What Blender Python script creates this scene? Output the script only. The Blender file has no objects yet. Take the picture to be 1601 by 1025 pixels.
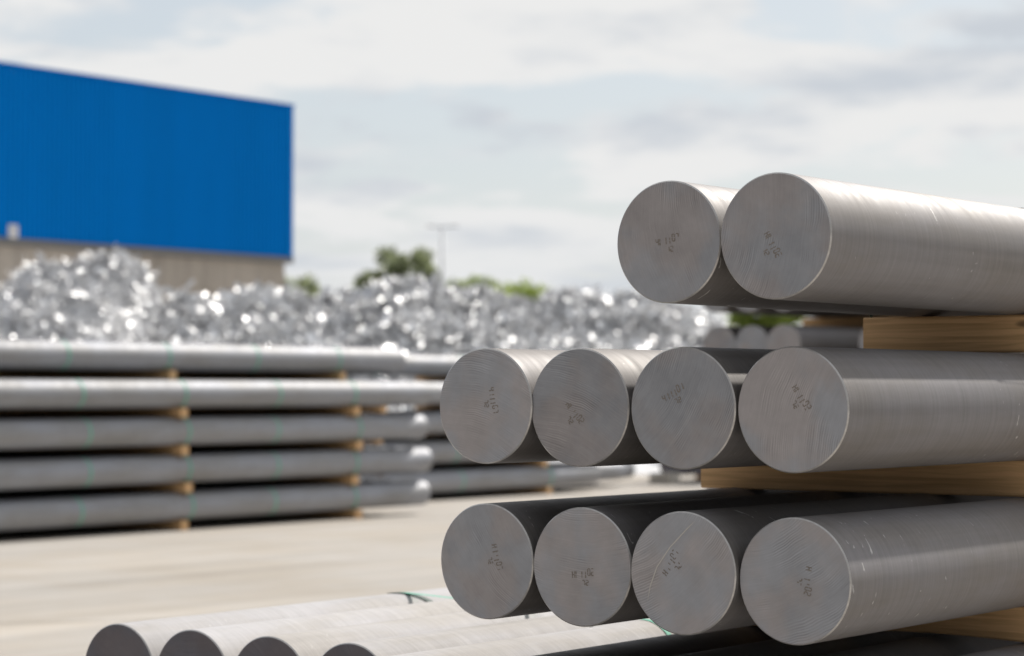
import bpy, math, random
import numpy as np
from mathutils import Vector, Matrix

random.seed(7)
rng = np.random.default_rng(11)
SC = bpy.context.scene
COL = SC.collection
PI = math.pi

# ------------------------------------------------------------------ camera
# world: bars run along +Y, +Z up, metres; the ground is z = 0
CAM = Vector((2.3464, -4.1440, 1.2794))
YAW, PITCH, ROLL, FPX = 0.6318, 0.0264, 0.0007, 3693.8
fwd = Vector((-math.sin(YAW) * math.cos(PITCH), math.cos(YAW) * math.cos(PITCH), math.sin(PITCH)))
rgt = Vector((math.cos(YAW), math.sin(YAW), 0))
upv = rgt.cross(fwd)
r2 = rgt * math.cos(ROLL) + upv * math.sin(ROLL)
u2 = -rgt * math.sin(ROLL) + upv * math.cos(ROLL)
cd = bpy.data.cameras.new('camera')
cd.sensor_width = 36.0
cd.lens = FPX / 1601 * 36
cd.clip_start, cd.clip_end = 0.1, 3000
cd.dof.use_dof = True
cd.dof.focus_distance = 4.95
cd.dof.aperture_fstop = 3.8
cam = bpy.data.objects.new('camera', cd)
COL.objects.link(cam)
cam.matrix_world = Matrix(((r2.x, u2.x, -fwd.x, CAM.x), (r2.y, u2.y, -fwd.y, CAM.y), (r2.z, u2.z, -fwd.z, CAM.z), (0, 0, 0, 1)))
SC.camera = cam

# ------------------------------------------------------------------ sun and exposure
SUN_EL = math.radians(38)
SUN_AZ = math.radians(0.0)            # 0 = straight down the bars (+Y), backlighting the sawn ends
sdir = Vector((math.sin(SUN_AZ) * math.cos(SUN_EL), math.cos(SUN_AZ) * math.cos(SUN_EL), math.sin(SUN_EL)))
sl = bpy.data.lights.new('sun', 'SUN')
sl.energy = 5.0
sl.angle = math.radians(0.53)
sl.color = (1.0, 0.95, 0.88)
sun = bpy.data.objects.new('sun', sl)
COL.objects.link(sun)
sun.rotation_euler = (-sdir).to_track_quat('-Z', 'Y').to_euler()
SC.view_settings.view_transform = 'Standard'
SC.view_settings.look = 'None'
SC.view_settings.exposure = 0.0
SC.view_settings.gamma = 1.0
SC.view_settings.use_curve_mapping = False
SC.cycles.use_denoising = True
SC.cycles.max_bounces = 8
SC.cycles.sample_clamp_indirect = 6

# ------------------------------------------------------------------ node helpers
class NT:
    def __init__(s, tree):
        s.t = tree
    def n(s, typ, ins=None, **kw):
        nd = s.t.nodes.new(typ)
        for k, v in kw.items():
            setattr(nd, k, v)
        for k, v in (ins or {}).items():
            sock = nd.inputs[k]
            if isinstance(v, bpy.types.NodeSocket):
                s.t.links.new(v, sock)
            else:
                sock.default_value = v
        return nd
    def m(s, op, a, b=0.0, c=None, clamp=False):
        nd = s.n('ShaderNodeMath', operation=op, use_clamp=clamp)
        for i, v in enumerate((a, b) if c is None else (a, b, c)):
            if isinstance(v, bpy.types.NodeSocket):
                s.t.links.new(v, nd.inputs[i])
            else:
                nd.inputs[i].default_value = v
        return nd.outputs[0]
    def noise(s, vec, scale, detail=4, rough=0.5, dist=0.0):
        nd = s.n('ShaderNodeTexNoise', {'Vector': vec, 'Scale': scale, 'Detail': detail, 'Roughness': rough, 'Distortion': dist})
        return nd.outputs['Fac']
    def maprange(s, v, a, b, c=0.0, d=1.0, interp='SMOOTHSTEP'):
        nd = s.n('ShaderNodeMapRange', {'Value': v, 'From Min': a, 'From Max': b, 'To Min': c, 'To Max': d}, interpolation_type=interp)
        return nd.outputs['Result']
    def mix(s, f, a, b, blend='MIX'):
        nd = s.n('ShaderNodeMix', data_type='RGBA', blend_type=blend)
        for sock, v in ((nd.inputs[0], f), (nd.inputs[6], a), (nd.inputs[7], b)):
            if isinstance(v, bpy.types.NodeSocket):
                s.t.links.new(v, sock)
            else:
                sock.default_value = v if not isinstance(v, tuple) or len(v) == 4 else (*v, 1)
        return nd.outputs[2]
    def mapping(s, vec, scale=(1, 1, 1), rot=(0, 0, 0), loc=(0, 0, 0)):
        return s.n('ShaderNodeMapping', {'Vector': vec, 'Scale': scale, 'Rotation': rot, 'Location': loc}).outputs[0]

def material(name):
    m = bpy.data.materials.new(name)
    m.use_nodes = True
    nt = NT(m.node_tree)
    b = m.node_tree.nodes['Principled BSDF']
    return m, nt, b

def setin(nt, b, **kw):
    for k, v in kw.items():
        k = k.replace('_', ' ')
        if isinstance(v, bpy.types.NodeSocket):
            nt.t.links.new(v, b.inputs[k])
        else:
            b.inputs[k].default_value = (*v, 1) if isinstance(v, tuple) and len(v) == 3 else v

# ------------------------------------------------------------------ sky: Nishita with a broken cloud deck
W = bpy.data.worlds.new('World')
SC.world = W
W.use_nodes = True
nt = NT(W.node_tree)
bg = W.node_tree.nodes['Background']
sky = nt.n('ShaderNodeTexSky', sky_type='NISHITA')
sky.sun_disc = False
sky.sun_elevation = SUN_EL
sky.sun_rotation = SUN_AZ
sky.air_density, sky.dust_density, sky.ozone_density = 1.0, 1.5, 1.0
tc = nt.n('ShaderNodeTexCoord').outputs['Generated']
sep = nt.n('ShaderNodeSeparateXYZ', {'Vector': tc})
zc = nt.m('MAXIMUM', sep.outputs['Z'], 0.0)
den = nt.m('ADD', zc, 0.16)
pl = nt.n('ShaderNodeCombineXYZ', {'X': nt.m('DIVIDE', sep.outputs['X'], den), 'Y': nt.m('DIVIDE', sep.outputs['Y'], den), 'Z': 0.0}).outputs[0]
cl_big = nt.noise(nt.mapping(pl, loc=(3.1, 7.7, 0)), 1.9, 8, 0.55, 0.3)
cl_shade = nt.noise(nt.mapping(pl, loc=(9.4, 1.3, 2.0)), 2.0, 7, 0.52, 0.25)
cl_fine = nt.noise(nt.mapping(pl, loc=(1.0, 4.0, 5.0)), 6.0, 5, 0.55, 0.3)
dens = nt.m('ADD', cl_big, nt.m('MULTIPLY', nt.m('SUBTRACT', cl_fine, 0.5), 0.22))
cover = nt.maprange(dens, 0.41, 0.52)
shade = nt.maprange(nt.m('ADD', cl_shade, nt.m('MULTIPLY', nt.m('SUBTRACT', cl_fine, 0.5), 0.15)), 0.46, 0.66)
cloud = nt.mix(shade, (8.4, 8.4, 8.35, 1), (6.0, 6.4, 6.9, 1))
gap = nt.mix(nt.maprange(zc, 0.15, 0.6, 0.68, 0.12), sky.outputs[0], (6.9, 7.35, 7.75, 1))   # haze whitens the low sky
col = nt.mix(cover, gap, cloud)
hz = nt.maprange(zc, 0.0, 0.10, 0.75, 0.0)
col = nt.mix(hz, col, (7.55, 7.75, 7.9, 1))
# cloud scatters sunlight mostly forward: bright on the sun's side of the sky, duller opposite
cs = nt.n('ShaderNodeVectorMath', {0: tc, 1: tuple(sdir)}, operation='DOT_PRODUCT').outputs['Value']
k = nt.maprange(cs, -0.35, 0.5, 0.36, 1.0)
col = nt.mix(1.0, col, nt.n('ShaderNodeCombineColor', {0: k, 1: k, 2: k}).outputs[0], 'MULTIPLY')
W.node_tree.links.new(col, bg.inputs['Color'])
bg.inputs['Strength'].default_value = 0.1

# ------------------------------------------------------------------ materials
def bar_material(name, base=(0.234, 0.219, 0.210), rough=0.62, metal=0.27):
    m, nt, b = material(name)
    tc = nt.n('ShaderNodeTexCoord').outputs['Object']
    rnd = nt.n('ShaderNodeObjectInfo').outputs['Random']
    off = nt.n('ShaderNodeCombineXYZ', {'X': nt.m('MULTIPLY', rnd, 31.0), 'Y': nt.m('MULTIPLY', rnd, 17.0), 'Z': 0.0}).outputs[0]
    v = nt.n('ShaderNodeVectorMath', {0: tc, 1: off}, operation='ADD').outputs[0]
    # fine turned rings that lean a little along the bar
    ring = nt.noise(nt.mapping(v, scale=(5, 130, 5), rot=(0.12, 0, 0.10)), 1.0, 5, 0.65)
    ring2 = nt.noise(nt.mapping(v, scale=(2, 26, 2), rot=(-0.2, 0, 0.0)), 1.0, 3, 0.5)
    blot = nt.noise(nt.mapping(v, scale=(7, 1.6, 7)), 1.0, 5, 0.6)
    longi = nt.noise(nt.mapping(v, scale=(45, 0.8, 45)), 1.0, 3, 0.5)
    val = nt.m('ADD', nt.m('MULTIPLY', nt.m('SUBTRACT', ring, 0.5), 0.5),
               nt.m('ADD', nt.m('MULTIPLY', nt.m('SUBTRACT', ring2, 0.5), 0.2), nt.m('ADD', nt.m('MULTIPLY', nt.m('SUBTRACT', blot, 0.5), 0.7), nt.m('MULTIPLY', nt.m('SUBTRACT', longi, 0.5), 0.22))))
    val = nt.m('ADD', val, nt.m('ADD', 0.94, nt.m('MULTIPLY', rnd, 0.12)))
    tint = nt.mix(nt.maprange(blot, 0.35, 0.65), base, (base[0] * 0.95, base[1] * 0.98, base[2] * 1.05))
    c = nt.mix(1.0, tint, nt.n('ShaderNodeCombineColor', {0: val, 1: val, 2: val}).outputs[0], 'MULTIPLY')
    # handling scratches: short pale flecks
    sc = nt.noise(nt.mapping(v, scale=(26, 60, 26), rot=(0.5, 0.3, 0.5)), 1.0, 2, 0.5, 1.2)
    fl = nt.m('MULTIPLY', nt.maprange(sc, 0.70, 0.75), nt.maprange(nt.noise(v, 2.2, 2), 0.46, 0.58))
    c = nt.mix(nt.m('MULTIPLY', fl, 0.7), c, (0.72, 0.71, 0.69, 1))
    bump = nt.n('ShaderNodeBump', {'Strength': 0.16, 'Distance': 0.0012, 'Height': nt.m('ADD', ring, nt.m('MULTIPLY', ring2, 0.5))})
    b.inputs['Specular IOR Level'].default_value = 0.2
    setin(nt, b, Base_Color=c, Metallic=metal, Roughness=nt.maprange(ring2, 0.3, 0.7, rough - 0.05, rough + 0.07, 'LINEAR'), Normal=bump.outputs[0])
    return m

def face_material(name, base):
    m, nt, b = material(name)
    tc = nt.n('ShaderNodeTexCoord').outputs['Object']
    rnd = nt.n('ShaderNodeObjectInfo').outputs['Random']
    rot = nt.n('ShaderNodeVectorRotate', {'Vector': tc, 'Angle': nt.m('MULTIPLY', rnd, 31.0)}, rotation_type='Y_AXIS').outputs[0]
    rot = nt.n('ShaderNodeVectorMath', {0: rot, 1: nt.n('ShaderNodeCombineXYZ', {'X': 0.0, 'Y': nt.m('MULTIPLY', rnd, 57.0), 'Z': 0.0}).outputs[0]}, operation='ADD').outputs[0]
    s = nt.n('ShaderNodeSeparateXYZ', {'Vector': rot})
    x, z = s.outputs['X'], s.outputs['Z']
    wob = nt.noise(rot, 9.0, 2)
    arc = nt.m('ADD', nt.m('ADD', x, nt.m('MULTIPLY', nt.m('MULTIPLY', z, z), 1.4)), nt.m('MULTIPLY', wob, 0.025))
    sv = nt.n('ShaderNodeCombineXYZ', {'X': nt.m('MULTIPLY', arc, 330.0), 'Y': s.outputs['Y'], 'Z': nt.m('MULTIPLY', z, 5.0)}).outputs[0]
    saw = nt.noise(sv, 1.0, 3, 0.6)
    fine = nt.noise(nt.n('ShaderNodeCombineXYZ', {'X': nt.m('MULTIPLY', arc, 900.0), 'Y': 3.0, 'Z': nt.m('MULTIPLY', z, 30.0)}).outputs[0], 1.0, 2)
    wave = nt.m('SINE', nt.m('MULTIPLY', arc, 1250.0))
    msk = nt.maprange(nt.noise(rot, 11.0, 3), 0.50, 0.66)
    blot = nt.noise(rot, 14.0, 5, 0.6)
    warm = nt.maprange(nt.noise(nt.mapping(rot, loc=(2, 5, 1)), 8.0, 4), 0.38, 0.62)
    val = nt.m('ADD', nt.m('MULTIPLY', nt.m('SUBTRACT', saw, 0.5), nt.m('ADD', nt.m('MULTIPLY', msk, 0.55), 0.2)), nt.m('MULTIPLY', nt.m('SUBTRACT', fine, 0.5), 0.22))
    val = nt.m('ADD', val, nt.m('MULTIPLY', nt.m('MULTIPLY', wave, msk), 0.13))
    val = nt.m('ADD', nt.m('ADD', val, nt.m('MULTIPLY', nt.m('SUBTRACT', blot, 0.5), 0.5)), nt.m('ADD', 0.90, nt.m('MULTIPLY', rnd, 0.24)))
    tint = nt.mix(warm, (base[0] * 0.96, base[1] * 1.0, base[2] * 1.07), (base[0] * 1.04, base[1] * 0.99, base[2] * 0.99))
    c = nt.mix(1.0, tint, nt.n('ShaderNodeCombineColor', {0: val, 1: val, 2: val}).outputs[0], 'MULTIPLY')
    bump = nt.n('ShaderNodeBump', {'Strength': 0.15, 'Distance': 0.0008, 'Height': nt.m('ADD', saw, nt.m('MULTIPLY', nt.m('MULTIPLY', wave, msk), 0.3))})
    setin(nt, b, Base_Color=c, Metallic=0.55, Roughness=0.5, Normal=bump.outputs[0])
    return m

def wood_material(name, base=(0.74, 0.48, 0.25)):
    m, nt, b = material(name)
    tc = nt.n('ShaderNodeTexCoord').outputs['Object']
    rnd = nt.n('ShaderNodeObjectInfo').outputs['Random']
    off = nt.n('ShaderNodeCombineXYZ', {'X': nt.m('MULTIPLY', rnd, 40.0), 'Y': rnd, 'Z': nt.m('MULTIPLY', rnd, 3.0)}).outputs[0]
    v = nt.n('ShaderNodeVectorMath', {0: tc, 1: off}, operation='ADD').outputs[0]
    wp = nt.noise(nt.mapping(v, scale=(3, 8, 8)), 1.0, 3)
    g = nt.noise(nt.mapping(v, scale=(2.2, 30, 85)), 1.0, 4, 0.6, 0.6)
    lines = nt.m('SINE', nt.m('ADD', nt.m('MULTIPLY', nt.n('ShaderNodeSeparateXYZ', {'Vector': v}).outputs['Z'], 420.0), nt.m('MULTIPLY', wp, 26.0)))
    vo = nt.n('ShaderNodeTexVoronoi', {'Vector': nt.mapping(v, scale=(4.2, 0.0, 11.0)), 'Scale': 1.0}).outputs['Distance']
    knot = nt.maprange(vo, 0.05, 0.13, 1.0, 0.0)
    c = nt.mix(nt.maprange(g, 0.35, 0.65), (base[0] * 0.8, base[1] * 0.77, base[2] * 0.72), (base[0] * 1.1, base[1] * 1.1, base[2] * 1.1))
    c = nt.mix(nt.maprange(lines, 0.55, 1.0, 0.0, 0.16), c, (base[0] * 0.5, base[1] * 0.42, base[2] * 0.35))
    c = nt.mix(nt.m('MULTIPLY', knot, 0.75), c, (0.09, 0.045, 0.02))
    bump = nt.n('ShaderNodeBump', {'Strength': 0.3, 'Distance': 0.002, 'Height': g})
    setin(nt, b, Base_Color=c, Roughness=0.8, Normal=bump.outputs[0])
    return m

def plain(name, c, rough=0.6, metal=0.0, var=0.0, scale=5.0):
    m, nt, b = material(name)
    if var:
        n = nt.noise(nt.n('ShaderNodeTexCoord').outputs['Object'], scale, 5, 0.6)
        k = nt.maprange(n, 0.3, 0.7, 1 - var, 1 + var, 'LINEAR')
        c = nt.mix(1.0, c, nt.n('ShaderNodeCombineColor', {0: k, 1: k, 2: k}).outputs[0], 'MULTIPLY')
    setin(nt, b, Base_Color=c, Roughness=rough, Metallic=metal)
    return m

def blue_material():
    m, nt, b = material('blue_sheet')
    tc = nt.n('ShaderNodeTexCoord').outputs['Object']
    rnd = nt.n('ShaderNodeObjectInfo').outputs['Random']
    wash = nt.noise(nt.mapping(tc, scale=(1, 2.5, .35), loc=(0, 0, 3)), 1.0, 4, 0.6)
    k = nt.m('ADD', nt.m('ADD', 0.93, nt.m('MULTIPLY', rnd, 0.06)), nt.m('MULTIPLY', nt.m('SUBTRACT', wash, 0.5), 0.11))
    c = nt.mix(1.0, (0.0, 0.215, 0.66, 1), nt.n('ShaderNodeCombineColor', {0: k, 1: k, 2: k}).outputs[0], 'MULTIPLY')
    setin(nt, b, Base_Color=c, Roughness=0.6)
    return m
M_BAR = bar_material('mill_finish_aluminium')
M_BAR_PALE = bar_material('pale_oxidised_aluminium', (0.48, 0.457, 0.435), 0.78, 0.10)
M_BAR_YARD = bar_material('clean_yard_aluminium', (0.335, 0.335, 0.34), 0.60, 0.40)
M_RIM = plain('bare_cut_edge', (0.55, 0.54, 0.53), 0.4, 0.7, 0.25, 40)
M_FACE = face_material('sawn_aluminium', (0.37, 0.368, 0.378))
M_FACE_DARK = face_material('sawn_aluminium_dark', (0.155, 0.15, 0.168))  # same saw pattern on a darker base, for low and distant ends
M_WOOD = wood_material('pine_timber')
M_STRAP = plain('green_strap', (0.13, 0.50, 0.36), 0.75)
M_STRAP_D = plain('dark_green_strap', (0.012, 0.05, 0.04), 0.7)
M_INK = plain('stamped_ink', (0.255, 0.225, 0.20), 0.7)
M_SCR = plain('bright_scratch', (0.55, 0.54, 0.53), 0.35, 0.8)
M_BLUE = blue_material()
M_BLUE.node_tree.nodes['Principled BSDF'].inputs['Specular IOR Level'].default_value = 0.04
M_FLASH = plain('grey_flashing', (0.17, 0.17, 0.17), 0.5)
M_COPING = plain('pale_coping', (0.55, 0.54, 0.58), 0.5)
M_ROOF = plain('roof_sheet', (0.35, 0.36, 0.38), 0.5)
M_WHITE = plain('white_plate', (0.72, 0.72, 0.74), 0.5)
M_GREYM = plain('grey_marks', (0.28, 0.29, 0.31), 0.6)
M_POST = plain('galvanised_post', (0.55, 0.57, 0.60), 0.5, 0.2)
M_LAMP = plain('lamp_housing', (0.45, 0.46, 0.47), 0.5, 0.2)
M_BLOCK = plain('pale_concrete_block', (0.50, 0.47, 0.42), 0.85, 0, 0.15, 9)
M_BARK = plain('bark', (0.10, 0.075, 0.05), 0.9, 0, 0.3, 6)

def concrete_panel_material():
    m, nt, b = material('weathered_concrete_panel')
    tc = nt.n('ShaderNodeTexCoord').outputs['Object']
    rnd = nt.n('ShaderNodeObjectInfo').outputs['Random']
    off = nt.n('ShaderNodeCombineXYZ', {'X': 0.0, 'Y': nt.m('MULTIPLY', rnd, 90.0), 'Z': nt.m('MULTIPLY', rnd, 20.0)}).outputs[0]
    v = nt.n('ShaderNodeVectorMath', {0: tc, 1: off}, operation='ADD').outputs[0]
    drip = nt.noise(nt.mapping(v, scale=(2, 3.0, 0.25)), 1.0, 5, 0.6)
    sp = nt.noise(v, 6.0, 5, 0.65)
    k = nt.m('ADD', nt.m('ADD', nt.m('MULTIPLY', drip, 0.7), nt.m('MULTIPLY', sp, 0.25)), nt.m('ADD', 0.40, nt.m('MULTIPLY', rnd, 0.28)))
    c = nt.mix(1.0, (0.40, 0.36, 0.315, 1), nt.n('ShaderNodeCombineColor', {0: k, 1: k, 2: k}).outputs[0], 'MULTIPLY')
    setin(nt, b, Base_Color=c, Roughness=0.9)
    return m
M_CPANEL = concrete_panel_material()

def yard_material():
    m, nt, b = material('yard_concrete')
    tc = nt.n('ShaderNodeTexCoord').outputs['Object']
    streak = nt.noise(nt.mapping(tc, scale=(1.3, 0.11, 1), rot=(0, 0, 0.05)), 1.0, 6, 0.6, 0.5)
    streak2 = nt.noise(nt.mapping(tc, scale=(3.6, 0.25, 1), rot=(0, 0, -0.12)), 1.0, 5, 0.6, 0.4)
    blot = nt.noise(tc, 0.7, 7, 0.65)
    grit = nt.noise(tc, 60.0, 3, 0.7)
    k = nt.m('ADD', nt.m('ADD', nt.m('MULTIPLY', nt.m('SUBTRACT', streak, 0.5), 0.75), nt.m('MULTIPLY', nt.m('SUBTRACT', streak2, 0.5), 0.6)),
             nt.m('ADD', nt.m('MULTIPLY', nt.m('SUBTRACT', blot, 0.5), 0.55), nt.m('ADD', nt.m('MULTIPLY', nt.m('SUBTRACT', grit, 0.5), 0.22), 1.0)))
    c = nt.mix(nt.maprange(blot, 0.35, 0.65), (0.42, 0.375, 0.32, 1), (0.40, 0.375, 0.345, 1))
    c = nt.mix(1.0, c, nt.n('ShaderNodeCombineColor', {0: k, 1: k, 2: k}).outputs[0], 'MULTIPLY')
    setin(nt, b, Base_Color=c, Roughness=0.88, Normal=nt.n('ShaderNodeBump', {'Strength': 0.3, 'Distance': 0.004, 'Height': grit}).outputs[0])
    return m
M_YARD = yard_material()
M_JOINT = plain('joint_filler', (0.20, 0.18, 0.16), 0.9, 0, 0.25, 2.5)

def scrap_material(name, base, rough, metal):
    m, nt, b = material(name)
    g = nt.n('ShaderNodeNewGeometry')
    isl = g.outputs['Random Per Island']
    k = nt.maprange(isl, 0, 1, 0.75, 1.06, 'LINEAR')
    c = nt.mix(1.0, base, nt.n('ShaderNodeCombineColor', {0: k, 1: k, 2: k}).outputs[0], 'MULTIPLY')
    r2_ = nt.m('FRACT', nt.m('MULTIPLY', isl, 17.3))
    setin(nt, b, Base_Color=c, Normal=nt.n('ShaderNodeBump', {'Strength': 1.0, 'Distance': 0.035, 'Height': nt.noise(nt.n('ShaderNodeTexCoord').outputs['Object'], 15.0, 2, 0.5)}).outputs[0], Metallic=metal, Roughness=nt.maprange(r2_, 0, 1, rough - 0.05, rough + 0.12, 'LINEAR'))
    return m
M_SCRAP = scrap_material('bright_aluminium_scrap', (0.97, 0.975, 0.985), 0.39, 0.95)
M_SCRAP2 = scrap_material('dull_aluminium_scrap', (0.93, 0.93, 0.94), 0.46, 0.22)
M_SCRAPCORE = plain('scrap_core', (0.84, 0.84, 0.85), 0.5, 0.1, 0.3, 4)  # pale under-surface of the heaps, mottled at random

def leaf_material(name, c1, c2):
    m, nt, b = material(name)
    isl = nt.n('ShaderNodeNewGeometry').outputs['Random Per Island']
    c = nt.mix(isl, c1, c2)
    setin(nt, b, Base_Color=c, Roughness=0.55)
    tr = nt.n('ShaderNodeBsdfTranslucent', {'Color': c})
    mx = nt.n('ShaderNodeMixShader', {0: 0.68, 1: b.outputs[0], 2: tr.outputs[0]})
    nt.t.links.new(mx.outputs[0], m.node_tree.nodes['Material Output'].inputs['Surface'])
    return m
M_LEAF = leaf_material('hazed_olive_leaf', (0.25, 0.29, 0.17), (0.36, 0.40, 0.24))  # greens lifted well above real foliage, distance haze painted into the colour
M_LEAF2 = leaf_material('fresh_leaf', (0.25, 0.33, 0.07), (0.38, 0.46, 0.12))

# ------------------------------------------------------------------ object helpers
def mesh(name, verts, faces, mats, smooth=False, mi=None):
    me = bpy.data.meshes.new(name)
    me.from_pydata([tuple(map(float, v)) for v in verts] if not isinstance(verts, np.ndarray) else verts.tolist(), [], faces if isinstance(faces, list) else faces.tolist())
    for m in (mats if isinstance(mats, (list, tuple)) else [mats]):
        me.materials.append(m)
    if smooth is True:
        me.polygons.foreach_set('use_smooth', [True] * len(me.polygons))
    elif smooth:
        me.polygons.foreach_set('use_smooth', smooth)
    if mi is not None:
        me.polygons.foreach_set('material_index', mi)
    me.update()
    return me

def obj(name, me, parent=None, loc=(0, 0, 0)):
    o = bpy.data.objects.new(name, me)
    COL.objects.link(o)
    o.location = loc
    if parent is not None:
        o.parent = parent
    return o

def empty(name, loc=(0, 0, 0)):
    o = obj(name, None, None, loc)
    o.empty_display_size = 0.2
    return o

def tag(o, label, cat, group=None, kind=None):
    o['label'] = label
    o['category'] = cat
    if group:
        o['group'] = group
    if kind:
        o['kind'] = kind
    return o

def box_data(x0, x1, y0, y1, z0, z1, bev=0.0):
    if bev <= 0:
        v = [(x, y, z) for x in (x0, x1) for y in (y0, y1) for z in (z0, z1)]
        f = [(0, 1, 3, 2), (4, 6, 7, 5), (0, 4, 5, 1), (2, 3, 7, 6), (0, 2, 6, 4), (1, 5, 7, 3)]
        return v, f
    import bmesh
    bm = bmesh.new()
    vs = [bm.verts.new(p) for p in [(x, y, z) for x in (x0, x1) for y in (y0, y1) for z in (z0, z1)]]
    for f in [(0, 1, 3, 2), (4, 6, 7, 5), (0, 4, 5, 1), (2, 3, 7, 6), (0, 2, 6, 4), (1, 5, 7, 3)]:
        bm.faces.new([vs[i] for i in f])
    bmesh.ops.bevel(bm, geom=bm.edges[:], offset=bev, segments=2, affect='EDGES', profile=0.6)
    bmesh.ops.recalc_face_normals(bm, faces=bm.faces[:])
    bm.verts.index_update()
    out = [tuple(v.co) for v in bm.verts], [tuple(v.index for v in f.verts) for f in bm.faces]
    bm.free()
    return out

def merge(parts):
    V, F = [], []
    for v, f in parts:
        o = len(V)
        V += list(v)
        F += [tuple(i + o for i in q) for q in f]
    return V, F

def box(name, x0, x1, y0, y1, z0, z1, mat, parent=None, bev=0.0):
    return obj(name, mesh(name, *box_data(x0, x1, y0, y1, z0, z1, bev), mat), parent)

# ------------------------------------------------------------------ the setting
GS = 700
g = obj('yard', mesh('yard', [(-GS, -GS, 0), (GS, -GS, 0), (GS, GS, 0), (-GS, GS, 0)], [(0, 1, 2, 3)], M_YARD))
g['kind'] = 'structure'
jd = Vector((0.6082, 0.7675, 0)).normalized()
jn = Vector((-jd.y, jd.x, 0)) * 0.008
ja, jb = Vector((-7.58, 4.67, 0.004)) - jd * 14, Vector((-7.58, 4.67, 0.004)) + jd * 30
j = obj('pavement_joint', mesh('pavement_joint', [ja - jn, jb - jn, jb + jn, ja + jn], [(0, 1, 2, 3)], M_JOINT))
j['kind'] = 'structure'

# ------------------------------------------------------------------ bars
R = 0.127
TP = 0.343          # tier pitch: bar plus timber
TH = 0.089          # timber thickness
def zt(t):          # centre height of tier t (0 = on the ground timbers)
    return TH + R + t * TP

BODY, CAP = {}, {}
def bar_meshes(L, seg, mat=None):
    key = (round(L, 2), seg, (mat or M_BAR).name)
    if key in BODY:
        return BODY[key], CAP[seg]
    ch = 0.0026
    MI = []
    a = [2 * PI * i / seg for i in range(seg)]
    ring = lambda r, y: [(r * math.cos(t), y, r * math.sin(t)) for t in a]
    V, F, S = [], [], []
    def band(r0, y0, r1, y1, smooth):
        o = len(V)
        V.extend(ring(r0, y0)); V.extend(ring(r1, y1))
        for i in range(seg):
            k = (i + 1) % seg
            F.append((o + i, o + seg + i, o + seg + k, o + k)); S.append(True); MI.append(smooth)
    band(R - ch, 0, R, ch, 1)
    band(R, ch, R, L - ch, 0)
    band(R, L - ch, R - ch, L, 1)
    o = len(V)
    V.extend(ring(R - ch, L)); F.append(tuple(o + i for i in reversed(range(seg)))); S.append(False); MI.append(0)
    BODY[key] = mesh('round_bar', V, F, [mat or M_BAR, M_RIM], S, MI)
    if seg not in CAP:
        vc = ring(R - ch, 0)
        CAP[seg] = {}
        for nm, mt in (('plain', M_FACE), ('dark', M_FACE_DARK)):
            CAP[seg][nm] = mesh('end_face', vc, [tuple(range(seg))], mt)
    return BODY[key], CAP[seg]

def bar(x, y, z, L, label, group, seg=40, face='plain', roll=0.0, mat=None):
    body, cap = bar_meshes(L, seg, mat)
    o = obj('round_bar', body, None, (x, y, z))
    o.rotation_euler = (0, roll, 0)
    tag(o, label, 'metal bar', group)
    e = obj('end_face', cap[face], o)
    return o, e

# stamped number on a sawn end: two lines of broken strokes, baseline turned by ang (image sense)
SEG7 = {'t': (0, 1, 1, 1), 'm': (0, .5, 1, .5), 'b': (0, 0, 1, 0), 'tl': (0, .5, 0, 1), 'tr': (1, .5, 1, 1), 'bl': (0, 0, 0, .5), 'br': (1, 0, 1, .5)}
GLYPH = {'H': ('tl', 'bl', 'tr', 'br', 'm'), '0': ('t', 'b', 'tl', 'bl', 'tr', 'br'), '1': ('tr', 'br'), '2': ('t', 'tr', 'm', 'bl', 'b'),
         '6': ('t', 'tl', 'bl', 'm', 'br', 'b'), '7': ('t', 'tr', 'br'), 'I': ('tl', 'bl')}
def stamp(face, cx, cz, ang, seed):
    rn = random.Random(seed)
    V, F = [], []
    ca, sa = math.cos(ang), math.sin(ang)
    def quad(x0, z0, x1, z1, w):
        dx, dz = x1 - x0, z1 - z0
        l = math.hypot(dx, dz) or 1
        nx, nz = -dz / l * w, dx / l * w
        o = len(V)
        for (px, pz) in ((x0 - nx, z0 - nz), (x1 - nx, z1 - nz), (x1 + nx, z1 + nz), (x0 + nx, z0 + nz)):
            V.append((cx + px * ca - pz * sa, -0.0004, cz + px * sa + pz * ca))
        F.append((o, o + 1, o + 2, o + 3))
    gw, gh, adv = 0.0058, 0.0145, 0.0094
    for line, (txt, ox, oz) in enumerate((('H' + rn.choice('I1') + '11', -0.026, 0.001), ('0' + rn.choice('127'), 0.014, 0.006), (rn.choice('17') + '2', -0.001, -0.0145))):
        for i, c in enumerate(txt):
            for s in GLYPH[c]:
                if rn.random() < 0.08:
                    continue
                a0, b0, a1, b1 = SEG7[s]
                hh = gh if line != 2 else gh * 0.72
                f0, f1 = rn.uniform(0, .12), rn.uniform(.85, 1)
                x0, z0, x1, z1 = ox + i * adv + a0 * gw, oz + b0 * hh, ox + i * adv + a1 * gw, oz + b1 * hh
                quad(x0 + (x1 - x0) * f0, z0 + (z1 - z0) * f0, x0 + (x1 - x0) * f1, z0 + (z1 - z0) * f1, rn.uniform(0.0008, 0.0015))
    obj('stamped_mark', mesh('stamped_mark', V, F, M_INK), face)

GF = 'solid aluminium bars of the front stack'
ORD = ['leftmost', 'second from left', 'third from left', 'rightmost']
P = 0.256
LF = 6.0
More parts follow.
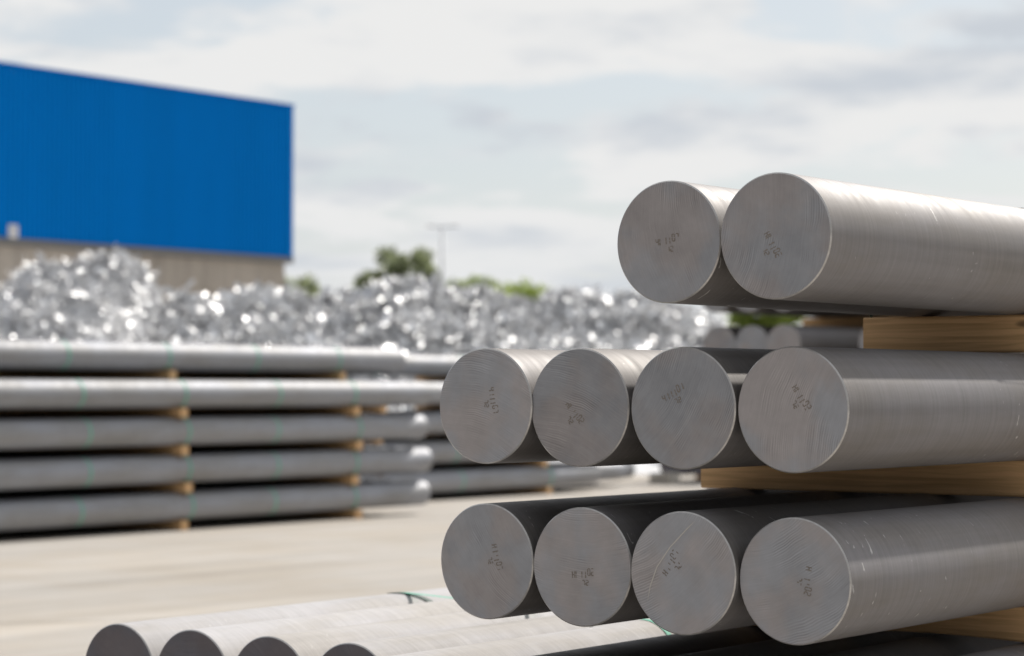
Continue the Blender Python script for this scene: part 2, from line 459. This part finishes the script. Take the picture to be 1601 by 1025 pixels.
# (tier, column): fitted offsets dx, dy, dz; stamp offset from the centre (in radii) and baseline angle in degrees
FRONT = [
    (4, 3, -.0182, -.0177, -.0014, -.02, -.05, 5, 'left of the two bars on top of the front stack'),
    (4, 4, -.0101, -.0360, .0001, -.12, -.16, -65, 'right of the two bars on top of the front stack'),
    (3, 1, .0002, .0102, .0003, .10, .10, -82, 'leftmost of four stamped bars in the row under the top pair'),
    (3, 2, -.0078, .0150, -.0020, -.16, -.13, -52, 'second from left of four stamped bars under the top pair'),
    (3, 3, .0029, .0037, -.0020, -.16, .17, 24, 'third from left of four stamped bars under the top pair'),
    (3, 4, .0055, .0042, -.0038, .09, .16, -60, 'rightmost of four stamped bars under the top pair, half sunlit'),
    (2, 1, -.0021, .0185, .0021, .15, .08, -78, 'leftmost bar in the lower row of four, just above the sunlit bars'),
    (2, 2, -.0016, .0156, .0012, .02, -.19, 3, 'second from left bar in the lower row of four sawn ends'),
    (2, 3, .0120, -.0114, .0020, -.17, .10, 54, 'lower row bar with a pale curved scratch across its sawn end'),
    (2, 4, .0124, -.0020, -.0028, .17, .04, -100, 'rightmost bar in the lower row of four, thin sunlit strip along its side'),
]
for i, (t, c, dx, dy, dz, sx, sz, ang, lab) in enumerate(FRONT):
    o, e = bar((c - 4) * P + dx, dy, zt(t) + dz, LF + random.uniform(-.05, .05), lab, GF, 128)
    stamp(e, sx * R, sz * R, math.radians(ang), i + 3)
    if (t, c) == (2, 3):
        # long pale saw scratch
        pts = [(-.085 + .0, -.062), (-.078, -.03), (-.062, .01), (-.03, .052), (.012, .092), (.030, .108)]
        V, F = [], []
        for k, (a, b) in enumerate(pts):
            w = 0.0011 if 0 < k < len(pts) - 1 else 0.0002
            V += [(a - w, -0.0005, b + w * .6), (a + w, -0.0005, b - w * .6)]
        F = [(2 * k, 2 * k + 1, 2 * k + 3, 2 * k + 2) for k in range(len(pts) - 1)]
        obj('scratch', mesh('scratch', V, F, M_SCR), e)

# second tier from the ground: five sunlit bars reaching out at lower left, four more in the shade under the stack
GL = 'bars of the low tier'
lit = [(-2.015, .124), (-1.759, .124), (-1.503, .124), (-1.247, .124), (-.991, -.32)]
LL = ['sunlit bar at the lower left, farthest left of the low tier', 'sunlit low bar, second sawn end from the left corner',
      'sunlit low bar, third sawn end from the left corner', 'sunlit low bar, fourth sawn end from the left corner',
      'sunlit low bar beside the shaded ones, its end below the picture']
for (x, y), lab in zip(lit, LL):
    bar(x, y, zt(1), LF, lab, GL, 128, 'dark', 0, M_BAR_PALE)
for k in range(4):
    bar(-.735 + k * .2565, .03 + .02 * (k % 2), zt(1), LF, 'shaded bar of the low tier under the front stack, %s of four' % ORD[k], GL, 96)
for k in range(9):
    bar(-2.015 + k * .2562, .10 + .03 * (k % 3), zt(0), LF, '%s bar from the left on the ground timbers under the front stack' % ['first', 'second', 'third', 'fourth', 'fifth', 'sixth', 'seventh', 'eighth', 'last'][k], 'foot bars of the front stack', 48)

# ------------------------------------------------------------------ timbers
def timber(x0, x1, y0, z0, label, group, wavy=0.0, depth=0.092, th=TH):
    n = 14
    V, F = [], []
    L = x1 - x0
    rn = random.Random(int(abs(x0 * 1000) + y0 * 77 + z0 * 991))
    ph, ph2 = rn.uniform(0, 6), rn.uniform(0, 6)
    b = 0.004
    sec = [(0, b), (b, 0), (depth - b, 0), (depth, b), (depth, th - b), (depth - b, th), (b, th), (0, th - b)]
    for i in range(n + 1):
        u = i / n
        wz = wavy * (0.5 + 0.5 * math.sin(ph + u * 9)) * (1 if 0 < i else .3)
        wy = 0.002 * math.sin(ph2 + u * 5)
        for (yy, zz) in sec:
            zz2 = zz + (wz if zz < th / 2 else 0)
            V.append((u * L, yy + wy, zz2))
    for i in range(n):
        for k in range(8):
            k2 = (k + 1) % 8
            F.append((i * 8 + k, (i + 1) * 8 + k, (i + 1) * 8 + k2, i * 8 + k2))
    F.append(tuple(range(8)))
    F.append(tuple(n * 8 + k for k in reversed(range(8))))
    o = obj('timber', mesh('timber', V, F, M_WOOD), None, (x0, y0, z0))
    return tag(o, label, 'timber', group)

GT = 'timbers of the front stack'
def ztop(t):
    return zt(t) + R
timber(-.405, .112, 1.088, ztop(3) - .001, 'short timber carrying the top pair of bars in the front stack', GT)
timber(-.872, .24, 1.082, ztop(2) - .001, 'timber between the two rows of four bars', GT)
timber(-.90, .30, 1.045, ztop(1) - .001, 'timber under the lower row of four bars, lying on the shaded bars', GT, 0.012)
timber(-2.16, .20, 1.05, ztop(0), 'timber under the low tier of sunlit and shaded bars', GT)
timber(-2.16, .22, 1.05, 0.0, 'ground timber below the front stack', GT)
for t, x0 in ((3, -.42), (2, -.90), (1, -.90), (0, -2.16)):
    timber(x0, .24, 4.6, ztop(t) - .001, 'far timber under tier %s of the front stack' % ['two', 'three', 'four', 'five'][t], GT)
timber(-2.16, .22, 4.6, 0.0, 'far ground timber below the front stack', GT)

# ------------------------------------------------------------------ straps: closed bands round the hull of a row of bars
def hull(pts):
    pts = sorted(set(pts))
    def half(ps):
        h = []
        for p in ps:
            while len(h) > 1 and (h[-1][0] - h[-2][0]) * (p[1] - h[-2][1]) - (h[-1][1] - h[-2][1]) * (p[0] - h[-2][0]) <= 0:
                h.pop()
            h.append(p)
        return h
    a, b = half(pts), half(pts[::-1])
    return a[:-1] + b[:-1]

def strap(circles, rect, yfun, label, group, w=0.016, mat=None, loose=0.0):
    pts = []
    for (cx, cz) in circles:
        for i in range(40):
            t = 2 * PI * i / 40
            pts.append((round(cx + (R + .0015) * math.cos(t), 5), round(cz + (R + .0015) * math.sin(t), 5)))
    if rect:
        x0, x1, z0, z1 = rect
        pts += [(x0 - .001, z0 - .001), (x1 + .001, z0 - .001), (x0 - .001, z1), (x1 + .001, z1)]
    h = hull(pts)
    n = len(h)
    V, F = [], []
    th = 0.001
    cxm = sum(p[0] for p in h) / n; czm = sum(p[1] for p in h) / n
    for (x, z) in h:
        d = Vector((x - cxm, z - czm)); d = d.normalized() * th
        y = yfun(x)
        V += [(x, y - w / 2, z), (x, y + w / 2, z), (x + d.x, y + w / 2, z + d.y), (x + d.x, y - w / 2, z + d.y)]
    for i in range(n):
        a, b = i * 4, ((i + 1) % n) * 4
        for k in range(4):
            k2 = (k + 1) % 4
            F.append((a + k, b + k, b + k2, a + k2))
    o = obj('strap', mesh('strap', V, F, mat or M_STRAP))
    return tag(o, label, 'strap', group)

GST = 'straps on the front stack'
strap([((3 - 4) * P - .0182, zt(4)), (-.0101, zt(4))], (-.40, .12, ztop(3), ztop(3) + TH), lambda x: 1.125, 'dark green strap round the top pair of bars and their timber', GST, mat=M_STRAP_D)
strap([(x, zt(1)) for x, _ in lit], None, lambda x: 1.24 - (x + 1.9) * .26, 'green strap across the sunlit low bars', GST, 0.019)
# dark strip standing in for the green strap's underside and shadow here
V, F = [], []
for i in range(11):
    t = PI / 2 + .12 - i * .125
    V += [(-2.015 + (R + .003) * math.cos(t), 1.22 + i * .012, zt(1) + (R + .003) * math.sin(t)), (-2.015 + (R + .003) * math.cos(t), 1.245 + i * .012, zt(1) + (R + .003) * math.sin(t))]
    V += [(-2.015 + (R + .0015) * math.cos(t), 1.22 + i * .012, zt(1) + (R + .0015) * math.sin(t)), (-2.015 + (R + .0015) * math.cos(t), 1.245 + i * .012, zt(1) + (R + .0015) * math.sin(t))]
for i in range(10):
    a, b = i * 4, i * 4 + 4
    F += [(a, b, b + 1, a + 1), (a + 2, a + 3, b + 3, b + 2), (a, a + 2, b + 2, b), (a + 1, b + 1, b + 3, a + 3)]
F += [(0, 1, 3, 2), (40, 42, 43, 41)]
tag(obj('strap', mesh('strap', V, F, M_STRAP_D)), 'dark strip for strap underside and shadow over the leftmost sunlit low bar', 'strap', GST)

# ------------------------------------------------------------------ background stacks
TIER = ['lowest', 'second lowest', 'middle', 'second highest', 'top', 'sixth']
TIER6 = ['lowest', 'second', 'third', 'fourth', 'fifth', 'top']
NTH = ['front', 'second from front', 'third from front', 'fourth', 'fifth', 'sixth', 'seventh', 'eighth', 'ninth', 'tenth', 'eleventh', 'twelfth', 'rearmost']
def stack(nm, xf, y1, L, tiers, ncol, shift, ends, timb_y, strap_y, grp, face='plain', poke={}):
    for t in range(tiers):
        n = ncol[t]
        xs = [xf - shift[t] - k * P for k in range(n)]
        for k, x in enumerate(xs):
            e = y1 + ends[t] + (random.uniform(-.25, .12) if k else 0) + poke.get((t, k), 0)
            bar(x, e - L, zt(t), L, '%s bar in %s tier of %s' % (NTH[k], TIER[t], nm), grp, 40, face, 0, M_BAR_YARD)
        for q, ty in enumerate(timb_y):
            timber(xs[-1] - .16, xs[0] + .12, ty + random.uniform(-.05, .05), ztop(t) - TP if t else 0.0,
                   'timber under %s tier of %s, %s' % (TIER[t], nm, ['nearest right end', 'second from right', 'near left end'][q]), 'timbers of the ' + nm)
        for q, sy in enumerate(strap_y):
            yy = sy + random.uniform(-.07, .07)
            strap([(x, zt(t)) for x in (xs[0], xs[-1])], None, lambda x: yy,
                  'green strap on %s tier of %s, %s from right end' % (TIER[t], nm, ['first', 'second', 'third', 'fourth'][q]), 'straps of the ' + nm, 0.021)

stack('left background stack', -12.92, 15.12, 7.2, 5, [13, 13, 13, 13, 12], [0, 0, 0, 0, .22], [0, .04, -.04, .01, -.14],
      (13.9, 11.48, 8.7), (13.99, 12.77, 11.57, 10.28), 'bars of the left background stack')
stack('farther stack', -14.62, 20.8, 5.4, 5, [8, 8, 8, 8, 3], [0, .02, .02, 0, 1.3], [0, .4, .9, .2, .1],
      (19.6, 16.4), (19.7, 17.9), 'bars of the farther stack', poke={(0, 2): 1.5, (0, 3): 2.2, (0, 4): 2.0, (1, 3): 1.8})
# stack with its sawn ends towards us, seen between the two upper rows of the front stack
for t in range(6):
    for k, x in enumerate((-5.925, -5.668, -5.41, -4.735, -4.478)):
        yy = 9.5 + random.uniform(-.03, .03)
        bar(x, yy, zt(t), 6.0, '%s bar in %s tier of the six tier stack behind' % (['leftmost', 'second from left', 'third from left', 'second from right', 'rightmost'][k], TIER6[t]), 'bars of the small stack', 48)
    for y0, w_ in ((10.9, 'near'), (14.2, 'far')):
        timber(-6.06, -4.3, y0, ztop(t) - TP if t else 0.0, '%s timber under %s tier of the six tier stack' % (w_, TIER6[t]), 'timbers of the small stack')
# distant low stack whose foot shows under the middle row
for t in range(3):
    for k in range(5):
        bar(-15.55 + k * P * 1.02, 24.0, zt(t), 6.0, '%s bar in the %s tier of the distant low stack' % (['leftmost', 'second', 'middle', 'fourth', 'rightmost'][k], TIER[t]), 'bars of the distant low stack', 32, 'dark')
    for y0, w_ in ((25.0, 'near'), (28.5, 'far')):
        timber(-15.7, -14.2, y0, ztop(t) - TP if t else 0.0, '%s timber under the %s tier of the distant low stack' % (w_, TIER[t]), 'timbers of the distant low stack')
tag(box('concrete_block', -15.30, -14.95, 23.15, 23.40, 0.0, 0.15, M_BLOCK, None, .012), 'pale concrete block lying by the foot of the farther stack', 'block')

# ------------------------------------------------------------------ blue warehouse
WX, WY0, WY1, ZB, ZT = -38.85, 4.0, 42.30, 4.765, 8.72
wh = tag(empty('warehouse', (WX, WY1, 0)), 'long blue corrugated warehouse on a concrete base behind the scrap', 'building')
def at_wh(V):
    return [(x - WX, y - WY1, z) for x, y, z in V]
RIB = ((0, 0), (.045, 0), (.062, .04), (.113, .04), (.13, 0))
def sheet(n):
    V = []
    for i in range(n):
        for d, o in RIB:
            V += [(o, i * .15 + d, ZB), (o, i * .15 + d, ZT)]
    V += [(0, n * .15 - .006, ZB), (0, n * .15 - .006, ZT)]
    return V, [(2 * i, 2 * i + 2, 2 * i + 3, 2 * i + 1) for i in range(len(V) // 2 - 1)]
PAN = mesh('cladding_panel', *sheet(7), M_BLUE)
yy = WY1 - .10 - 1.05
while yy > WY0 - .2:
    obj('cladding_panel', PAN, wh, (random.uniform(0, .006), yy - WY1, 0))
    yy -= 1.05
V, F = [], []
xx = WX
prof = []
while xx > WX - 26:
    for d, o in ((0, 0), (.045, 0), (.062, .04), (.113, .04), (.13, 0)):
        prof.append((xx - d, o))
    xx -= 0.15
for x, o in prof:
    V += [(x, WY1 + o, ZB), (x, WY1 + o, ZT)]
F = [(2 * i, 2 * i + 1, 2 * i + 3, 2 * i + 2) for i in range(len(prof) - 1)]
obj('cladding', mesh('cladding', at_wh(V), F, M_BLUE), wh)
def whbox(name, x0, x1, y0, y1, z0, z1, mat, bev=0):
    v, f = box_data(x0, x1, y0, y1, z0, z1, bev)
    return obj(name, mesh(name, at_wh(v), f, mat), wh)
whbox('corner_trim', WX - .12, WX + .05, WY1 - .10, WY1 + .06, ZB - .01, ZT + .01, M_BLUE)
whbox('coping', WX - .3, WX + .09, WY0, WY1 + .09, ZT + .012, ZT + .05, M_BLUE)
whbox('flashing', WX - .10, WX + .075, WY0, WY1 + .05, ZB - .17, ZB - .012, M_FLASH)
whbox('roof', WX - 26, WX - .31, WY0, WY1 - .3, ZT - .35, ZT - .1, M_ROOF)
y = WY1 - .12
wid = [0.55, 2.1, 2.1, 2.1, 2.1, 2.1]
i = 0
while y > WY0:
    w_ = wid[i] if i < len(wid) else 2.1
    dpt = random.uniform(-.012, .012)
    whbox('concrete_panel', WX - .30, WX - .06 + dpt, max(y - w_, WY0) + .012, y - .012, 0, ZB - .175, M_CPANEL, .01)
    y -= w_; i += 1
whbox('concrete_base', WX - 26, WX - .31, WY0 + .1, WY1 - .15, 0, ZB - .02, M_CPANEL)
sp = whbox('wall_sign', WX + .032, WX + .07, 32.58, 32.86, ZB + .0, ZB + .30, M_WHITE, .01)
for z0 in (.20, .10):
    v, f = box_data(WX + .0705, WX + .075, 32.63, 32.75, ZB + z0, ZB + z0 + .03)
    obj('sign_mark', mesh('sign_mark', at_wh(v), f, M_GREYM), sp)

# ------------------------------------------------------------------ scrap heaps
RT = np.array([math.cos(YAW), math.sin(YAW), 0.0])
FW = np.array([-math.sin(YAW), math.cos(YAW), 0.0])
C0 = np.array([CAM.x, CAM.y, 0.0])
def vnoise(u, v, seed):
    r = np.random.default_rng(seed)
    out = np.zeros_like(u)
    for k in range(14):
        a, fq, ph = r.uniform(0, 2 * PI), r.uniform(.8, 4.2), r.uniform(0, 6.28)
        out += np.sin((u * math.cos(a) + v * math.sin(a)) * fq + ph) / fq ** .8
    return out / 4

def heap(name, knots, w0, nstrip, mats, seed, size, label):
    r = np.random.default_rng(seed)
    ku = np.array([(k[0] - 800.5) / FPX * w0 for k in knots]); kz = np.array([k[1] for k in knots])
    kz = np.maximum(kz - .27, .05)
    kz = np.where(kz > 1.28, 1.28 + (kz - 1.28) * w0 / 36.5, kz)
    def hgt(u, w):
        c = np.interp(u, ku, kz)
        t = (w - w0)
        g = np.where(t < 0, 1 - np.abs(t) / 8.0, 1 - np.abs(t) / 4.2)
        g = np.clip(g, 0, 1)
        return np.maximum(c * g + (vnoise(u * 1.2, w * 1.2, seed) * .22 + vnoise(u * 3.6, w * 3.6, seed + 50) * .13) * np.clip(g * 2, 0, 1) * np.clip(c, 0, 1), -.05)
    nu, nw = 120, 60
    U, Wd = np.meshgrid(np.linspace(ku[0], ku[-1], nu), np.linspace(w0 - 8.0, w0 + 4.2, nw), indexing='ij')
    Z = hgt(U, Wd) - .06
    pts = C0 + U[..., None] * RT + Wd[..., None] * FW
    pts[..., 2] = Z
    V = [pts.reshape(-1, 3)]
    ii = np.arange(nu * nw).reshape(nu, nw)
    q = np.stack([ii[:-1, :-1], ii[1:, :-1], ii[1:, 1:], ii[:-1, 1:]], -1).reshape(-1, 4)
    Fs, MI = [q], [np.zeros(len(q), int)]
    # ribbons and offcuts, bent and lying every way
    K = 6
    N = nstrip
    u = r.uniform(ku[0], ku[-1], N); w = w0 - 8.0 * r.beta(1.1, 2.6, N) + r.uniform(0, 1.4, N)
    z = hgt(u, w) + r.uniform(-.12, .08, N)
    keep = np.interp(u, ku, kz) > .25
    u, w, z = u[keep], w[keep], z[keep]; N = len(u)
    c = C0 + u[:, None] * RT + w[:, None] * FW; c[:, 2] = z
    def unit(a): return a / np.linalg.norm(a, axis=1, keepdims=True)
    t = r.normal(size=(N, 3)); t[:, 2] *= .3; t = unit(t)
    n = r.normal(size=(N, 3)) + np.array([.65, -.25, 1.2]); n = unit(n - (n * t).sum(1, keepdims=True) * t)
    s = np.cross(t, n)
    ln = np.minimum(np.exp(r.normal(math.log(size[0]), .5, N)), .75); wd = np.minimum(np.exp(r.normal(math.log(size[1]), .65, N)), .2)
    kap = r.normal(0, 3.4, N) / np.maximum(ln, .2) * .6
    tw = r.normal(0, .5, N)
    rows = []
    for k in range(K + 1):
        x = (k / K - .5) * ln
        ph = kap * x
        kk = np.where(np.abs(kap) < 1e-3, 1e-3, kap)
        p = c + t * (np.sin(ph) / kk)[:, None] + n * ((1 - np.cos(ph)) / kk)[:, None]
        a = tw * (k / K - .5)
        nn = n * np.cos(ph)[:, None] - t * np.sin(ph)[:, None]
        ss = s * np.cos(a)[:, None] + nn * np.sin(a)[:, None]
        rows.append(np.stack([p - ss * wd[:, None] / 2, p + ss * wd[:, None] / 2], 1))
    A = np.stack(rows, 1).reshape(-1, 3)
    A[:, 2] = np.maximum(A[:, 2], .01)
    base = nu * nw + np.arange(N)[:, None] * (2 * (K + 1))
    q = np.stack([np.stack([base[:, 0] + 2 * k, base[:, 0] + 2 * k + 1, base[:, 0] + 2 * k + 3, base[:, 0] + 2 * k + 2], -1) for k in range(K)], 1).reshape(-1, 4)
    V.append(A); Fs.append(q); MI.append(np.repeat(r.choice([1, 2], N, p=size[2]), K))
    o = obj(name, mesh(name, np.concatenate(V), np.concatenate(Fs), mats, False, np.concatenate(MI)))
    return tag(o, label, 'scrap heap', None, 'stuff')

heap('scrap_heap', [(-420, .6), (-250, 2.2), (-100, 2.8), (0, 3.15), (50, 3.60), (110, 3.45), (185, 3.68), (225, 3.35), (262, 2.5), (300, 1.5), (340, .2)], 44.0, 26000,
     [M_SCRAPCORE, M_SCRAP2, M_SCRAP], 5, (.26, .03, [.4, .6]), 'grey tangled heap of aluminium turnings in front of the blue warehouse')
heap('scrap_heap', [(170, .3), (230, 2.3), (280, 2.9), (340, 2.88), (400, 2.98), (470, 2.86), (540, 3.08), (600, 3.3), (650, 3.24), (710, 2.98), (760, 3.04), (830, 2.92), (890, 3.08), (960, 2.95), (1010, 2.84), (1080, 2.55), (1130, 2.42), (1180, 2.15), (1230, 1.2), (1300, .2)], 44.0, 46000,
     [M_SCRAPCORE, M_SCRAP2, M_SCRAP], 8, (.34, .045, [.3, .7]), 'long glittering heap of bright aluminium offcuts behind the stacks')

# ------------------------------------------------------------------ trees
def tree(px, depth, H, spread, seed, mat, label, cz=.5, nclump=16, leaf=.2, nleaf=6500):
    r = np.random.default_rng(seed)
    u = (px - 800.5) / FPX * depth
    base = C0 + u * RT + depth * FW
    root = empty('tree', tuple(base))
    tag(root, label, 'tree', 'trees beyond the scrap heaps')
    V, F = [], []
    def limb(a, b, ra, rb, n=7):
        a, b = Vector(a), Vector(b)
        d = (b - a).normalized(); s = d.orthogonal().normalized(); t = d.cross(s)
        o = len(V)
        for p, rr in ((a, ra), (b, rb)):
            for i in range(n):
                an = 2 * PI * i / n
                V.append(tuple(p + s * math.cos(an) * rr + t * math.sin(an) * rr))
        for i in range(n):
            F.append((o + i, o + (i + 1) % n, o + n + (i + 1) % n, o + n + i))
    limb((0, 0, 0), (.1, 0, H * .45), H * .028, H * .018)
    limb((.1, 0, H * .45), (0, .1, H * .8), H * .018, H * .006)
    cl = []
    for k in range(nclump):
        a = r.uniform(0, 2 * PI); rad = spread * math.sqrt(r.uniform(0, 1)); zz = H * r.uniform(1 - cz, .88)
        rad *= max(.25, 1 - abs((zz / H) - (1 - cz * .6)) * 1.1)
        p = np.array([rad * math.cos(a), rad * math.sin(a), zz])
        cl.append((p, spread * r.uniform(.16, .34)))
        if k < 9:
            limb((.05, .05, H * r.uniform(.3, .6)), tuple(p * .92), H * .009, H * .003, 5)
    cl.append((np.array([0, 0, H * .88]), spread * .28))
    obj('trunk', mesh('trunk', V, F, M_BARK), root)
    which = r.integers(0, len(cl), nleaf)
    P0 = np.array([c[0] for c in cl])[which]; RR = np.array([c[1] for c in cl])[which]
    d = r.normal(size=(nleaf, 3)); d /= np.linalg.norm(d, axis=1, keepdims=True)
    pos = P0 + d * (RR * r.uniform(.35, 1.05, nleaf) ** .7)[:, None] * np.array([1, 1, .85])
    a = r.normal(size=(nleaf, 3)); a /= np.linalg.norm(a, axis=1, keepdims=True)
    b = np.cross(a, d); b /= np.linalg.norm(b, axis=1, keepdims=True) + 1e-9
    sz = (leaf * r.uniform(.6, 1.3, nleaf))[:, None]
    A = np.stack([pos - a * sz, pos + b * sz * .5, pos + a * sz, pos - b * sz * .5], 1).reshape(-1, 3)
    q = np.arange(nleaf * 4).reshape(-1, 4)
    cr = obj('crown', mesh('crown', A, q, mat), root)
    cr['kind'] = 'stuff'

tree(606, 140, 10.5, 2.7, 1, M_LEAF, 'tall olive green tree beyond the scrap, left of the lamp post', .7, 34, .2, 5200)
tree(660, 138, 10.3, 2.6, 2, M_LEAF, 'olive green tree directly left of the lamp post', .7, 34, .2, 5200)
tree(480, 135, 8.3, 2.5, 3, M_LEAF, 'bushy tree beside the corner of the blue warehouse', .75, 30, .2, 4800)
tree(742, 130, 8.0, 2.6, 4, M_LEAF2, 'small yellowish green tree right of the lamp post', .7, 30, .2, 4800)
tree(820, 150, 8.6, 3.2, 5, M_LEAF2, 'wide low tree showing above the middle of the scrap', .7, 34, .2, 5200)
tree(880, 155, 8.0, 2.6, 6, M_LEAF, 'rightmost small tree above the scrap heap', .7, 28, .2, 7000)
tree(1212, 60, 4.4, 1.25, 7, M_LEAF2, 'bright green bush glimpsed under the top pair of bars', .95, 30, .13, 6000)

# ------------------------------------------------------------------ lamp posts
def lamp_post(px, depth, H, label):
    u = (px - 800.5) / FPX * depth
    p = C0 + u * RT + depth * FW
    root = empty('lamp_post', tuple(p))
    root.rotation_euler = (0, 0, YAW)
    tag(root, label, 'lamp post')
    V, F = [], []
    for k, (z, rr) in enumerate(((0, .08), (H * .5, .065), (H, .05))):
        for i in range(10):
            V.append((rr * math.cos(2 * PI * i / 10), rr * math.sin(2 * PI * i / 10), z))
    for k in range(2):
        for i in range(10):
            F.append((k * 10 + i, k * 10 + (i + 1) % 10, k * 10 + 10 + (i + 1) % 10, k * 10 + 10 + i))
    F.append(tuple(20 + i for i in range(10)))
    obj('pole', mesh('pole', V, F, M_POST, True), root)
    for s in (-1, 1):
        v, f = box_data(min(s * .05, s * .47), max(s * .05, s * .47), -.03, .03, 0, .06)
        v = [(x, y, z + abs(x) * .12 + H - .07) for x, y, z in v]
        a = obj('arm', mesh('arm', v, f, M_POST), root)
        v, f = box_data(min(s * .45, s * .75), max(s * .45, s * .75), -.10, .10, H - .01, H + .05, .015)
        obj('lamp_head', mesh('lamp_head', v, f, M_LAMP), root)
lamp_post(691, 112, 9.05, 'thin double armed lamp post standing above the trees')
